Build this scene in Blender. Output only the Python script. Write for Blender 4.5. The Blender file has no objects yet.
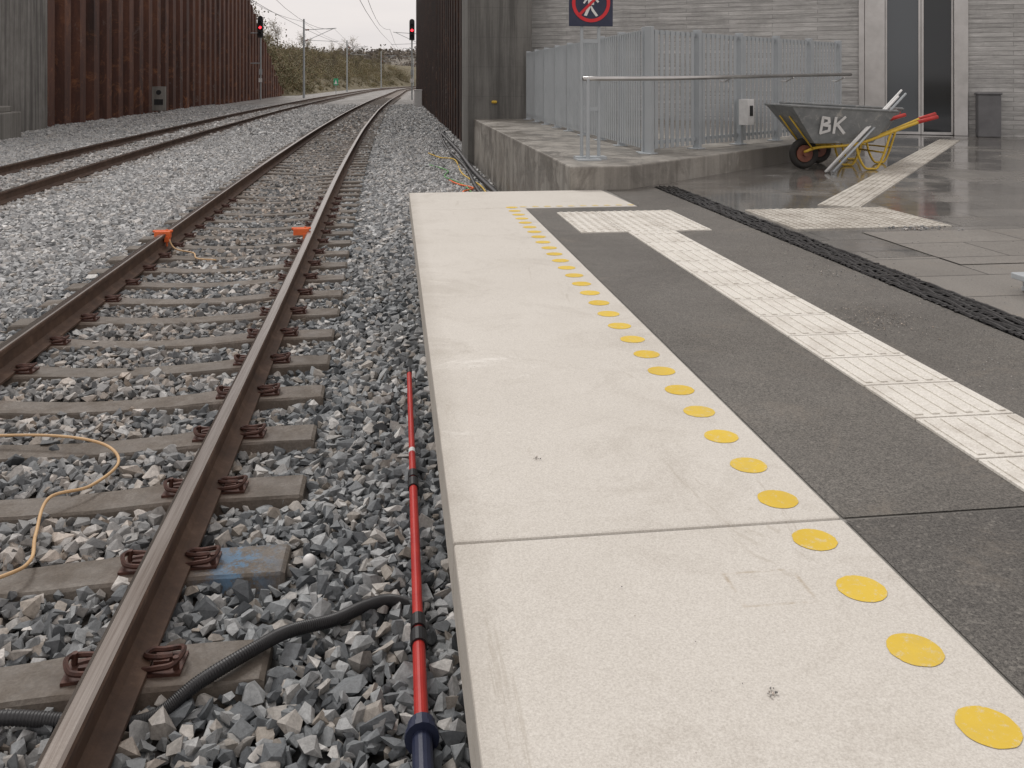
import bpy, math, random
import numpy as np
from mathutils import Vector, Matrix, noise
random.seed(7); rng=np.random.default_rng(7)
S=bpy.context.scene; COL=S.collection
# ------------------------------------------------------------------ helpers
class MB:
    def __init__(s): s.v=[]; s.f=[]; s.m=[]
    def add(s,v,f,mi=0):
        o=len(s.v); s.v+= [tuple(p) for p in v]; s.f+=[tuple(i+o for i in q) for q in f]; s.m+=[mi]*len(f)
    def box(s,lo,hi,mi=0,M=None):
        x0,y0,z0=lo;x1,y1,z1=hi
        v=[(x0,y0,z0),(x1,y0,z0),(x1,y1,z0),(x0,y1,z0),(x0,y0,z1),(x1,y0,z1),(x1,y1,z1),(x0,y1,z1)]
        if M is not None: v=[M@Vector(p) for p in v]
        s.add(v,[(0,3,2,1),(4,5,6,7),(0,1,5,4),(1,2,6,5),(2,3,7,6),(3,0,4,7)],mi)
    def prism(s,poly,z0,z1,mi=0):
        n=len(poly); v=[(x,y,z0) for x,y in poly]+[(x,y,z1) for x,y in poly]
        s.add(v,[tuple(range(n-1,-1,-1)),tuple(range(n,2*n))]+[(i,(i+1)%n,n+(i+1)%n,n+i) for i in range(n)],mi)
    def tube(s,pts,r,seg=8,mi=0,closed=False,cap=True):
        P=[Vector(p) for p in pts]; n=len(P)
        rr=r if callable(r) else (lambda i:r)
        v=[];up=Vector((0,0,1)); prev=None
        for i in range(n):
            a=P[(i-1)%n] if (closed or i>0) else P[i]; b=P[(i+1)%n] if (closed or i<n-1) else P[i]
            t=(b-a).normalized()
            if prev is None:
                n1=t.cross(up)
                if n1.length<.1: n1=t.cross(Vector((0,1,0)))
            else: n1=prev-t*prev.dot(t)
            n1.normalize(); prev=n1; n2=t.cross(n1)
            for k in range(seg):
                an=2*math.pi*k/seg; v.append(P[i]+(n1*math.cos(an)+n2*math.sin(an))*rr(i))
        f=[]
        for i in range(n if closed else n-1):
            j=(i+1)%n
            for k in range(seg):
                f.append((i*seg+k,j*seg+k,j*seg+(k+1)%seg,i*seg+(k+1)%seg))
        if cap and not closed:
            f.append(tuple(range(seg))[::1]); f.append(tuple((n-1)*seg+k for k in range(seg-1,-1,-1)))
        s.add(v,f,mi)
    def disc(s,c,r,axis='z',seg=24,th=.01,mi=0,r_in=0):
        cx,cy,cz=c;v=[];f=[]
        def P(a,rad,h):
            x=math.cos(a)*rad;y=math.sin(a)*rad
            return (cx+x,cy+y,cz+h) if axis=='z' else ((cx+x,cy+h,cz+y) if axis=='y' else (cx+h,cy+x,cz+y))
        if r_in>0:
            for k in range(seg):
                a=2*math.pi*k/seg
                v+=[P(a,r,0),P(a,r,th),P(a,r_in,0),P(a,r_in,th)]
            for k in range(seg):
                a=4*k;b=4*((k+1)%seg)
                f+=[(a,b,b+1,a+1),(a+1,b+1,b+3,a+3),(a+3,b+3,b+2,a+2),(a+2,b+2,b,a)]
        else:
            for k in range(seg):
                a=2*math.pi*k/seg; v+=[P(a,r,0),P(a,r,th)]
            f=[(2*k,2*((k+1)%seg),2*((k+1)%seg)+1,2*k+1) for k in range(seg)]+[tuple(2*k for k in range(seg-1,-1,-1)),tuple(2*k+1 for k in range(seg))]
        s.add(v,f,mi)
    def build(s,name,mats,smooth=False,bevel=0,parent=None,**kw):
        me=bpy.data.meshes.new(name); me.from_pydata(s.v,[],s.f)
        if not isinstance(mats,(list,tuple)): mats=[mats]
        for m in mats: me.materials.append(m)
        me.polygons.foreach_set('material_index',s.m)
        if smooth: me.polygons.foreach_set('use_smooth',[True]*len(s.f))
        me.update()
        return mk(name,me,parent,bevel,**kw)
def mk(name,me,parent=None,bevel=0,**kw):
    o=bpy.data.objects.new(name,me); COL.objects.link(o)
    if parent: o.parent=parent
    if bevel:
        b=o.modifiers.new('b','BEVEL'); b.width=bevel; b.segments=2; b.limit_method='ANGLE'
    for k,v in kw.items(): o[k]=v
    return o
def empty(name,loc=(0,0,0),**kw):
    o=bpy.data.objects.new(name,None); COL.objects.link(o); o.location=loc; o.empty_display_size=.1
    for k,v in kw.items(): o[k]=v
    return o
def catmull(pts,n=8):
    P=[np.array(p,float) for p in pts]; P=[2*P[0]-P[1]]+P+[2*P[-1]-P[-2]]; out=[]
    for i in range(1,len(P)-2):
        for k in range(n):
            t=k/n; a,b,c,d=P[i-1:i+3]
            out.append(.5*((2*b)+(c-a)*t+(2*a-5*b+4*c-d)*t*t+(3*b-a-3*c+d)*t**3))
    out.append(P[-2]); return [tuple(p) for p in out]
# ------------------------------------------------------------------ materials
class NT:
    def __init__(s,name):
        s.m=bpy.data.materials.new(name); s.m.use_nodes=True; s.t=s.m.node_tree; s.n=s.t.nodes
        s.b=s.n['Principled BSDF']; s.tc=s.n.new('ShaderNodeTexCoord'); s.co=s.tc.outputs['Object']
        s.g=s.n.new('ShaderNodeNewGeometry')
    def L(s,a,b): s.t.links.new(a,b)
    def noise(s,sc,det=6,rough=.6,vec=None,dist=0):
        n=s.n.new('ShaderNodeTexNoise'); n.inputs['Scale'].default_value=sc; n.inputs['Detail'].default_value=det
        n.inputs['Roughness'].default_value=rough; n.inputs['Distortion'].default_value=dist
        s.L(vec or s.co,n.inputs['Vector']); return n.outputs['Fac']
    def vor(s,sc,vec=None,out='Distance',feat='F1'):
        n=s.n.new('ShaderNodeTexVoronoi'); n.feature=feat; n.inputs['Scale'].default_value=sc; s.L(vec or s.co,n.inputs['Vector']); return n.outputs[out]
    def ramp(s,fac,stops):
        r=s.n.new('ShaderNodeValToRGB'); e=r.color_ramp.elements
        while len(e)<len(stops): e.new(.5)
        for i,(p,c) in enumerate(stops):
            e[i].position=p
            if not hasattr(c,'__len__'): c=(c,c,c)
            e[i].color=(*c,1)
        s.L(fac,r.inputs['Fac']); return r.outputs['Color']
    def mix(s,f,a,b,mode='MIX'):
        n=s.n.new('ShaderNodeMix'); n.data_type='RGBA'; n.blend_type=mode
        for sock,val in ((n.inputs[0],f),(n.inputs[6],a),(n.inputs[7],b)):
            if isinstance(val,(int,float)): sock.default_value=val if sock==n.inputs[0] else (val,val,val,1)
            elif isinstance(val,tuple): sock.default_value=(*val,1)
            else: s.L(val,sock)
        return n.outputs[2]
    def math(s,op,a,b=0,clamp=False):
        n=s.n.new('ShaderNodeMath'); n.operation=op; n.use_clamp=clamp
        for i,v in enumerate((a,b)):
            if isinstance(v,(int,float)): n.inputs[i].default_value=v
            else: s.L(v,n.inputs[i])
        return n.outputs[0]
    def mapping(s,scale=(1,1,1),rot=(0,0,0),vec=None):
        n=s.n.new('ShaderNodeMapping'); n.inputs['Scale'].default_value=scale; n.inputs['Rotation'].default_value=rot
        s.L(vec or s.co,n.inputs['Vector']); return n.outputs[0]
    def sep(s,vec=None):
        n=s.n.new('ShaderNodeSeparateXYZ'); s.L(vec or s.co,n.inputs[0]); return n.outputs
    def comb(s,x,y,z=0):
        n=s.n.new('ShaderNodeCombineXYZ')
        for i,v in enumerate((x,y,z)):
            if isinstance(v,(int,float)): n.inputs[i].default_value=v
            else: s.L(v,n.inputs[i])
        return n.outputs[0]
    def bump(s,h,st=.3,d=.01):
        n=s.n.new('ShaderNodeBump'); n.inputs['Strength'].default_value=st; n.inputs['Distance'].default_value=d
        s.L(h,n.inputs['Height']); s.L(n.outputs[0],s.b.inputs['Normal'])
    def out(s,col=None,rough=None,metal=0,spec=None):
        if col is not None:
            if isinstance(col,tuple): s.b.inputs['Base Color'].default_value=(*col,1)
            else: s.L(col,s.b.inputs['Base Color'])
        if rough is not None:
            if isinstance(rough,(int,float)): s.b.inputs['Roughness'].default_value=rough
            else: s.L(rough,s.b.inputs['Roughness'])
        s.b.inputs['Metallic'].default_value=metal
        if spec is not None: s.b.inputs['Specular IOR Level'].default_value=spec
        return s.m
def simple(name,c1,c2,sc=6,rough=.6,metal=0,bump=.15,bsc=60,spec=None,bd=.004):
    t=NT(name); n=t.noise(sc,6,.65); c=t.ramp(n,[(.3,c1),(.7,c2)])
    if bump: t.bump(t.noise(bsc,4),bump,bd)
    return t.out(c,rough,metal,spec)

t=NT('pale_concrete')
c=t.ramp(t.noise(1.3,7,.7),[(.3,(.52,.490,.440)),(.55,(.585,.555,.505)),(.75,(.63,.605,.555))])
c=t.mix(t.ramp(t.noise(2.3,9,.8,dist=.8),[(.36,.8),(.50,0)]),c,(.42,.385,.335))
c=t.mix(.45,c,t.ramp(t.noise(260,2,.8),[(.3,(.33,.305,.27)),(.5,(.58,.55,.50)),(.72,(.80,.78,.73))]))
sp=t.ramp(t.vor(22),[(.03,1),(.07,0)]); c=t.mix(t.math('MULTIPLY',sp,.25),c,(.25,.21,.17))
c=t.mix(t.ramp(t.noise(.8,10,.88,dist=1.8),[(.60,0),(.68,.55)]),c,(.80,.78,.74))
c=t.mix(t.ramp(t.noise(1.6,9,.8,vec=t.mapping((3,.4,1),(0,0,.5)),dist=1.5),[(.61,0),(.65,.45),(.69,0)]),c,(.38,.34,.28))
c=t.mix(t.ramp(t.noise(5,6,.8,vec=t.mapping((.35,6,1),(0,0,.15)),dist=.6),[(.66,0),(.70,.35),(.73,0)]),c,(.40,.36,.30))
s=t.sep(); px=s[0]; edge=t.ramp(px,[(.13,.5),(.21,0)]); c=t.mix(t.math('MULTIPLY',edge,t.noise(5,6,.8)),c,(.2,.17,.13))
mxx=t.math('MAXIMUM',t.math('DIVIDE',t.math('ABSOLUTE',t.math('SUBTRACT',px,.76)),.075),t.math('DIVIDE',t.math('ABSOLUTE',t.math('SUBTRACT',s[1],1.78)),.06))
ring=t.ramp(t.math('ABSOLUTE',t.math('SUBTRACT',mxx,1)),[(.0,.8),(.09,0)]); c=t.mix(t.math('MULTIPLY',ring,t.ramp(t.noise(14,5,.8),[(.45,0),(.6,.9)])),c,(.36,.29,.20))
t.bump(t.noise(300,2),.12,.002); M_pale=t.out(c,.78)
def asphalt(name,a,b,vs=.35):
    t=NT(name)
    c=t.ramp(t.noise(1.1,7,.7),[(.3,a),(.7,b)])
    sp=t.ramp(t.noise(190,2,.9),[(.35,.40),(.5,1.0),(.68,1.8)])
    c=t.mix(1,c,sp,'MULTIPLY')
    v=t.ramp(t.vor(130,out='Color'),[(.82,0),(.9,1)]); c=t.mix(t.math('MULTIPLY',v,vs),c,(.30,.28,.25))
    c=t.mix(t.ramp(t.noise(1.6,9,.85,dist=1),[(.54,0),(.68,.4)]),c,(.24,.205,.165))
    t.bump(t.noise(150,3,.8),.5,.005)
    return t.out(c,t.ramp(t.noise(.9,4,.6),[(.35,.42),(.65,.8)]))
M_asf=asphalt('grey_asphalt',(.086,.079,.070),(.138,.129,.115),.15)
M_asn=asphalt('coarse_asphalt',(.072,.067,.061),(.110,.103,.092),.35)
def paving(name,ca,cb,bw,bh,rot=0,wet=1):
    t=NT(name); v=t.mapping(rot=(0,0,rot))
    b=t.n.new('ShaderNodeTexBrick'); t.L(v,b.inputs['Vector']); b.inputs['Scale'].default_value=1
    b.inputs['Brick Width'].default_value=bw; b.inputs['Row Height'].default_value=bh; b.inputs['Mortar Size'].default_value=.006
    b.inputs['Color1'].default_value=(*ca,1); b.inputs['Color2'].default_value=(*cb,1); b.inputs['Mortar'].default_value=(.04,.036,.032,1)
    c=t.mix(1,b.outputs['Color'],t.ramp(t.noise(120,2,.9),[(.3,.6),(.7,1.35)]),'MULTIPLY')
    pud=t.noise(.7,7,.7,dist=.5)
    c=t.mix(t.ramp(pud,[(.44,0),(.6,.4 if wet else .15)]),c,(.06,.056,.052))
    c=t.mix(t.ramp(t.noise(2.6,8,.8,dist=1),[(.52,0),(.70,.45)]),c,(.25,.215,.175))
    r=t.ramp(pud,[(.38,.36 if wet else .55),(.52,.07 if wet else .4)])
    t.bump(t.math('ADD',t.math('MULTIPLY',b.outputs['Fac'],-1.5),t.math('MULTIPLY',t.noise(120,2),.2)),.25,.003)
    return t.out(c,r)
M_pav=paving('wet_dark_paving',(.145,.137,.127),(.205,.195,.18),.8,.4)
M_pav2=paving('grey_slab_paving',(.185,.172,.155),(.235,.22,.20),.9,.45,wet=0)
t=NT('yellow_paint'); c=t.ramp(t.noise(4,6),[(.3,(.62,.42,.035)),(.7,(.73,.52,.06))])
c=t.mix(t.ramp(t.noise(45,8,.85),[(.54,0),(.64,.7)]),c,(.60,.56,.45)); c=t.mix(t.ramp(t.noise(6,8,.8),[(.5,0),(.7,.35)]),c,(.45,.36,.16)); t.bump(t.noise(250,3),.2,.002); M_yel=t.out(c,.7)
M_yelf=(lambda t:(t.out(t.mix(t.ramp(t.noise(40,6,.8),[(.4,0),(.6,.8)]),(.70,.52,.12),(.6,.54,.42)),.6)))(NT('faded_yellow_paint'))
M_tac=(lambda t:(t.bump(t.noise(180,3),.3,.003),t.out(t.mix(t.ramp(t.noise(5,8,.8),[(.48,0),(.68,.55)]),t.ramp(t.noise(150,2),[(.3,(.60,.575,.52)),(.7,(.80,.775,.72))]),(.40,.355,.30)),.6))[1])(NT('white_tactile_concrete'))
M_tac2=(lambda t:(t.bump(t.noise(180,3),.3,.003),t.out(t.mix(t.ramp(t.noise(4,8,.8),[(.42,0),(.62,.6)]),t.ramp(t.noise(150,2),[(.3,(.48,.46,.41)),(.7,(.68,.65,.59))]),(.24,.205,.165)),.5))[1])(NT('dirty_tactile_concrete'))
def concrete(name,a,b,streak=.5,hor=False,sc=1.0,rough=.8,damp=False):
    t=NT(name); c=t.ramp(t.noise(1.2*sc,8,.7),[(.3,a),(.7,b)])
    st=t.ramp(t.noise(2.2*sc,6,.7,vec=t.mapping((2.5,2.5,.12))),[(.42,0),(.62,streak)])
    c=t.mix(st,c,tuple(.35*x for x in a))
    c=t.mix(t.ramp(t.noise(60,3,.8),[(.3,.25),(.7,0)]),c,tuple(.5*x for x in a))
    z=t.sep()[2]
    if damp:
        c=t.mix(t.ramp(t.noise(1.3,8,.8,dist=.6),[(.46,0),(.56,.6)]),c,(.10,.088,.075))
        t.bump(t.noise(40,5,.7),.3,.01); return t.out(c,t.ramp(t.noise(1.3,8,.8,dist=.6),[(.46,.8),(.56,.3)]))
    w=t.math('FRACT',t.math('MULTIPLY',z,1/.62)); ln=t.ramp(w,[(0,.35),(.03,0)])
    if hor: c=t.mix(ln,c,(.05,.05,.05))
    t.bump(t.noise(40,5,.7),.3,.01); return t.out(c,rough)
M_con=concrete('grey_concrete',(.24,.23,.21),(.36,.35,.325))
M_conp=concrete('streaked_pier_concrete',(.22,.21,.195),(.38,.37,.345),.8)
M_cond=concrete('dark_concrete_pier',(.15,.145,.135),(.23,.225,.21),.7,True)
M_conw=concrete('stained_concrete_kerb',(.27,.25,.22),(.40,.38,.345),.55,damp=True)
t=NT('board_marked_concrete'); s=t.sep(); vec=t.comb(s[0],s[2],0)
b=t.n.new('ShaderNodeTexBrick'); t.L(vec,b.inputs['Vector']); b.inputs['Scale'].default_value=1
b.inputs['Brick Width'].default_value=1.7; b.inputs['Row Height'].default_value=.085; b.inputs['Mortar Size'].default_value=.007; b.inputs['Mortar Smooth'].default_value=.4
b.inputs['Color1'].default_value=(.31,.307,.30,1); b.inputs['Color2'].default_value=(.60,.595,.58,1); b.inputs['Mortar'].default_value=(.16,.158,.155,1)
c=t.mix(.55,b.outputs['Color'],t.ramp(t.noise(2.5,9,.8,vec=t.mapping((.6,1,9))),[(.34,(.22,.216,.21)),(.5,(.48,.475,.46)),(.62,(.80,.79,.77))]))
c=t.mix(t.ramp(t.noise(1.0,7,.75),[(.50,0),(.64,.45)]),c,(.24,.235,.23))
t.bump(t.math('ADD',t.math('MULTIPLY',b.outputs['Fac'],-1),t.noise(9,6,.7,vec=t.mapping((1,1,12)))),.6,.02); M_board=t.out(c,.8)
def rustm(name,k,patch):
    t=NT(name); m=lambda q:tuple(k*x for x in q)
    c=t.ramp(t.noise(.9,8,.75,vec=t.mapping((1,1,.18))),[(.3,m((.035,.018,.014))),(.5,m((.090,.038,.026))),(.70,m((.17,.070,.040)))])
    z=t.sep()[2]; low=t.ramp(t.math('MULTIPLY',z,.2),[(0,1),(1,.4)])
    c=t.mix(t.math('MULTIPLY',t.ramp(t.noise(1.1,9,.85,dist=.8),[(.53,0),(.62,patch)]),low),c,(.34,.14,.06))
    c=t.mix(t.math('MULTIPLY',t.ramp(t.noise(.5,9,.88,dist=.5),[(.58,0),(.64,.5)]),low),c,(.34,.29,.26))
    t.bump(t.noise(20,6),.4,.02); return t.out(c,.75)
M_rust=rustm('rusty_sheet_piling',1.05,.8); M_rust2=rustm('dark_sheet_piling',.30,.35)
t=NT('rail_steel'); nz=t.sep(t.g.outputs['Normal'])[2]; pz=t.sep(t.g.outputs['Position'])[2]
top=t.math('MULTIPLY',t.math('GREATER_THAN',nz,.6),t.math('GREATER_THAN',pz,-.02))
cr=t.ramp(t.noise(6,8,.75),[(.3,(.050,.029,.020)),(.55,(.105,.062,.041)),(.75,(.20,.13,.09))])
ct=t.ramp(t.noise(4,8,.7,vec=t.mapping((22,.35,1))),[(.3,(.14,.11,.09)),(.7,(.34,.31,.285))])
c=t.mix(top,cr,ct); t.bump(t.noise(90,4),.08,.002)
M_rail=t.out(c,t.ramp(top,[(0,.7),(1,.22)])); t.L(t.math('MULTIPLY',top,.9),t.b.inputs['Metallic'])
def sleeperm(name,blue):
    t=NT(name)
    oi=t.n.new('ShaderNodeObjectInfo'); vv=t.n.new('ShaderNodeVectorMath'); vv.operation='ADD'; t.L(t.co,vv.inputs[0]); t.L(oi.outputs['Location'],vv.inputs[1]); wv=vv.outputs[0]
    c=t.ramp(t.noise(3.5,9,.8,vec=wv,dist=.4),[(.3,(.085,.070,.056)),(.5,(.150,.125,.102)),(.64,(.225,.20,.172)),(.78,(.33,.31,.285))])
    c=t.mix(t.ramp(t.noise(90,2,.8,vec=wv),[(.4,.5),(.6,0)]),c,(.065,.053,.043))
    x=t.sep()[0]; rs=t.ramp(t.math('ABSOLUTE',t.math('SUBTRACT',t.math('ABSOLUTE',x),.7535)),[(.05,.55),(.25,0)]); c=t.mix(t.math('MULTIPLY',rs,t.noise(6,6,.8,vec=wv)),c,(.14,.06,.03))
    c=t.mix(t.ramp(oi.outputs['Random'],[(0,0),(1,.4)]),c,(.10,.085,.068))
    if blue:
        m=t.ramp(t.math('ABSOLUTE',t.math('SUBTRACT',x,1.0)),[(.02,1),(.17,0)]); c=t.mix(t.math('MULTIPLY',m,t.ramp(t.noise(9,6,.8),[(.46,0),(.54,.75)])),c,(.10,.22,.36))
    t.bump(t.math('ADD',t.noise(70,5,.7,vec=wv),t.math('MULTIPLY',t.noise(9,4,.7,vec=wv),1.2)),.4,.006)
    return t.out(c,t.ramp(t.noise(5,5,.7,vec=wv),[(.35,.40),(.6,.8)]))
M_sleep=sleeperm('weathered_sleeper_concrete',False); M_sleepb=sleeperm('blue_stained_sleeper_concrete',True)
M_clip=simple('rusty_clip',(.042,.020,.016),(.12,.050,.035),30,.6,.2,.3,120)
def stonecol(t,fac):
    return t.ramp(fac,[(0,(.070,.078,.086)),(.3,(.150,.163,.173)),(.55,(.245,.260,.268)),(.75,(.345,.354,.356)),(.9,(.28,.25,.215)),(1,(.56,.555,.54))])
t=NT('ballast_stone'); r=t.g.outputs['Random Per Island']; c=stonecol(t,r)
c=t.mix(1,c,t.ramp(t.noise(60,5,.8),[(.3,.65),(.7,1.4)]),'MULTIPLY')
at=t.n.new('ShaderNodeAttribute'); at.attribute_name='tint'
c=t.mix(t.math('MULTIPLY',at.outputs['Fac'],.6),c,t.mix(1,c,(1.02,.80,.63),'MULTIPLY'))
pale=t.n.new('ShaderNodeAttribute'); pale.attribute_name='pale'; c=t.mix(t.math('MULTIPLY',pale.outputs['Fac'],.62),c,(.60,.595,.585))
t.bump(t.noise(110,4,.7),.3,.003); M_stone=t.out(c,t.ramp(t.noise(.8,4),[(.35,.42),(.6,.7)]))
t=NT('ballast_ground'); v=t.n.new('ShaderNodeTexVoronoi'); v.inputs['Scale'].default_value=11; t.L(t.co,v.inputs['Vector'])
s=t.sep(v.outputs['Color']); c=stonecol(t,s[0]); 
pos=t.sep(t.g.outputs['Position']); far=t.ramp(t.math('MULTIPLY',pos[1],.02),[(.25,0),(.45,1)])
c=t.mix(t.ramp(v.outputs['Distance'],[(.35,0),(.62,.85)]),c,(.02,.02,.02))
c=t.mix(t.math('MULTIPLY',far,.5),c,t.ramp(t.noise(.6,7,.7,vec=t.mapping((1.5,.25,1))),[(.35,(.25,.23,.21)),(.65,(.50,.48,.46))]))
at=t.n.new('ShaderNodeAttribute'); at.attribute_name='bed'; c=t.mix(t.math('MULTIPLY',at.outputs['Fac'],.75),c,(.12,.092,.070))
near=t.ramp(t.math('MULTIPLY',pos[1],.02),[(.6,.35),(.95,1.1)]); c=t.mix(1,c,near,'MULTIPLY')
t.bump(t.math('MULTIPLY',v.outputs['Distance'],-1),.8,.04); M_bal=t.out(c,.8)
M_galv=simple('galvanised_steel',(.36,.39,.41),(.45,.48,.50),1.2,.5,.2,.05,60)
M_stain=simple('brushed_stainless',(.42,.41,.40),(.55,.54,.53),3,.28,.85,.05,80)
M_black=simple('black_plastic',(.012,.012,.014),(.03,.03,.032),8,.45,0,.15,60)
M_grate=simple('black_drain_strip',(.006,.006,.0065),(.024,.023,.024),14,.28,0,.4,90,.5)
M_red=simple('red_fibreglass',(.42,.02,.018),(.55,.04,.03),8,.42,0,.1,80)
M_navy=simple('navy_plastic',(.012,.018,.05),(.03,.037,.075),8,.45)
M_whitep=simple('white_paint',(.65,.65,.64),(.8,.8,.79),10,.5)
M_org=simple('orange_paint',(.75,.12,.03),(.85,.2,.05),10,.5)
M_tan=simple('tan_cable_sheath',(.50,.31,.15),(.62,.42,.22),12,.55)
M_yelp=simple('yellow_frame_paint',(.55,.35,.03),(.70,.47,.06),14,.5)
t=NT('stained_grey_tub'); c=t.ramp(t.noise(5,7,.7),[(.3,(.15,.16,.165)),(.7,(.28,.29,.29))]); c=t.mix(t.ramp(t.noise(7,9,.85,dist=1),[(.54,0),(.66,.75)]),c,(.52,.50,.46)); t.bump(t.noise(40,4),.3,.004); M_tub=t.out(c,.6)
M_rub=simple('rubber',(.015,.015,.015),(.04,.035,.03),10,.8)
M_rimr=simple('brown_rim',(.12,.04,.03),(.25,.09,.05),10,.6)
M_bin=simple('grey_bin',(.12,.12,.125),(.18,.18,.185),4,.6)
M_dirt=simple('dry_embankment_soil',(.12,.105,.065),(.21,.18,.115),.4,.95,0,.5,3,bd=.2)
M_far=simple('hazed_distant_field',(.17,.155,.13),(.25,.225,.19),.05,.95,0,0)  # distance haze painted into the hill colour, lighter and less saturated
M_gnd=simple('ground_soil',(.14,.12,.09),(.22,.19,.15),.3,.95,0,.3,8)
M_bark=simple('bark',(.09,.075,.062),(.15,.13,.11),6,.9)
def leafm(name,stops):
    t=NT(name); return t.out(t.mix(1,t.ramp(t.g.outputs['Random Per Island'],stops),t.ramp(t.noise(.14,5,vec=t.g.outputs['Position']),[(.35,.55),(.62,1.35)]),'MULTIPLY'),.85)
M_leaf=leafm('autumn_scrub_leaves',[(0,(.13,.125,.065)),(.35,(.165,.155,.08)),(.6,(.21,.175,.10)),(.85,(.20,.14,.085)),(1,(.25,.225,.155))])
M_leafd=leafm('hazed_wood_leaves',[(0,(.11,.10,.09)),(.5,(.15,.13,.11)),(1,(.20,.17,.135))])  # muted leaf tones carry the distance haze in their colour
M_emr=bpy.data.materials.new('red_signal_lamp'); M_emr.use_nodes=True
bb=M_emr.node_tree.nodes['Principled BSDF']; bb.inputs['Base Color'].default_value=(.8,.02,.02,1); bb.inputs['Emission Color'].default_value=(1,.02,.03,1); bb.inputs['Emission Strength'].default_value=6
t=NT('door_glass'); t.out((.02,.024,.028),.06); t.b.inputs['Specular IOR Level'].default_value=.6; M_glass=t.m
t=NT('reflection_door_glass'); t.out((.075,.088,.10),.12); t.b.inputs['Specular IOR Level'].default_value=.8; M_glass2=t.m  # reflection on the left leaf painted as a lighter base colour
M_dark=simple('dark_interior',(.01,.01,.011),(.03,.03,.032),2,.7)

# ------------------------------------------------------------------ track alignment
def smooth_line(pts,sig=5):
    ys=np.arange(-30,420,1.0); x=np.interp(ys,[p[0] for p in pts],[p[1] for p in pts])
    k=np.exp(-.5*(np.arange(-20,21)/sig)**2); k/=k.sum()
    xp=np.pad(x,20,mode='reflect',reflect_type='odd'); x=np.convolve(xp,k,'valid')
    return lambda y: np.interp(y,ys,x)
cx1=smooth_line([(-30,-1.45),(0,-1.545),(5,-1.545),(10,-1.64),(15,-1.73),(30,-1.80),(50,-1.64),(72,-1.2),(100,-.3),(146,1.0),(180,3.2),(250,12),(420,48)],3.5)
cx2=smooth_line([(-30,-5.0),(0,-5.9),(13,-6.3),(24,-6.65),(50,-6.9),(80,-6.5),(100,-5.8),(146,-4.2),(180,-1.8),(250,7),(420,43)])
yr=np.concatenate([np.arange(-6,20,.5),np.arange(20,330,2.0)])
prof=[(-.075,-.172),(.075,-.172),(.075,-.158),(.03,-.145),(.011,-.125),(.010,-.05),(.032,-.038),(.0355,-.012),(.031,-.003),(.02,0),(-.02,0),(-.031,-.003),(-.0355,-.012),(-.032,-.038),(-.010,-.05),(-.011,-.125),(-.03,-.145),(-.075,-.158)]
def rail(cx,side,label):
    mb=MB(); n=len(prof); v=[];f=[]
    for y in yr:
        x=cx(y)+side*.7535
        v+=[(x+a,y,b) for a,b in prof]
    for i in range(len(yr)-1):
        for k in range(n):
            f.append((i*n+k,i*n+(k+1)%n,(i+1)*n+(k+1)%n,(i+1)*n+k))
    f.append(tuple(range(n))); mb.add(v,f)
    mb.build('railway_rail',M_rail,label=label,category='rail',group='rails of the two tracks')
rail(cx1,1,'worn steel rail beside the platform, rusty sides and polished top')
rail(cx1,-1,'worn steel rail with an orange clamp, laid on concrete sleepers')
rail(cx2,1,'rusty steel rail of the second track on crushed stone')
rail(cx2,-1,'rusty steel rail of the second track beside the tall rusty wall')
def sleeper_mesh(seed,mat):
    r=random.Random(seed); mb=MB(); v=[];f=[]
    xs=[-1.17,-1.155,-1.0,-.9,-.8,-.7,-.6,-.48,-.35,-.18,0,.18,.35,.48,.6,.7,.8,.9,1.0,1.155,1.17]
    for x in xs:
        a=abs(x); dip=0 if a>.62 else -.030*(1-(a/.62)**2); nar=.84 if a<.3 else (.90 if a<.5 else 1)
        e=.010 if a>1.16 else 0; w=1-e*2
        j=lambda s:r.uniform(-s,s)
        for (yy,zz) in [(-.13,-.22),(-.122,-.06),(-.106,-.010),(-.097,0),(.097,0),(.106,-.010),(.122,-.06),(.13,-.22)]:
            v.append((x,yy*nar*w+j(.0025),zz+dip*(1 if zz>-.1 else 0)-e*(1 if zz>-.1 else 0)+j(.001)))
    n=8
    for i in range(len(xs)-1):
        for k in range(n): f.append((i*n+k,(i+1)*n+k,(i+1)*n+(k+1)%n,i*n+(k+1)%n))
    f.append(tuple(range(n))); f.append(tuple(range(len(v)-1,len(v)-n-1,-1)))
    mb.add(v,f); me=bpy.data.meshes.new('railway_sleeper'); me.from_pydata(mb.v,[],mb.f); me.materials.append(mat)
    return me
SM=[sleeper_mesh(i,M_sleep) for i in range(6)]; SB=sleeper_mesh(99,M_sleepb)
cb=MB()
pth=catmull([(-.03,-.038,.010),(.015,-.046,.018),(.06,-.043,.024),(.08,-.016,.036),(.08,.016,.036),(.06,.043,.024),(.015,.046,.018),(-.018,.038,.024),(-.03,.010,.024),(.01,-.007,.026),(.05,0,.024)],5)
cb.tube(pth,.0085,6); cb.box((.0,-.022,-.005),(.045,.022,.024)); cb.tube([(.068,-.03,.0),(.068,-.03,.04)],.010,6); cb.box((-.03,-.055,-.006),(.085,.055,.004))
cm=bpy.data.meshes.new('rail_clip'); cm.from_pydata(cb.v,[],cb.f); cm.materials.append(M_clip)
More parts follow.
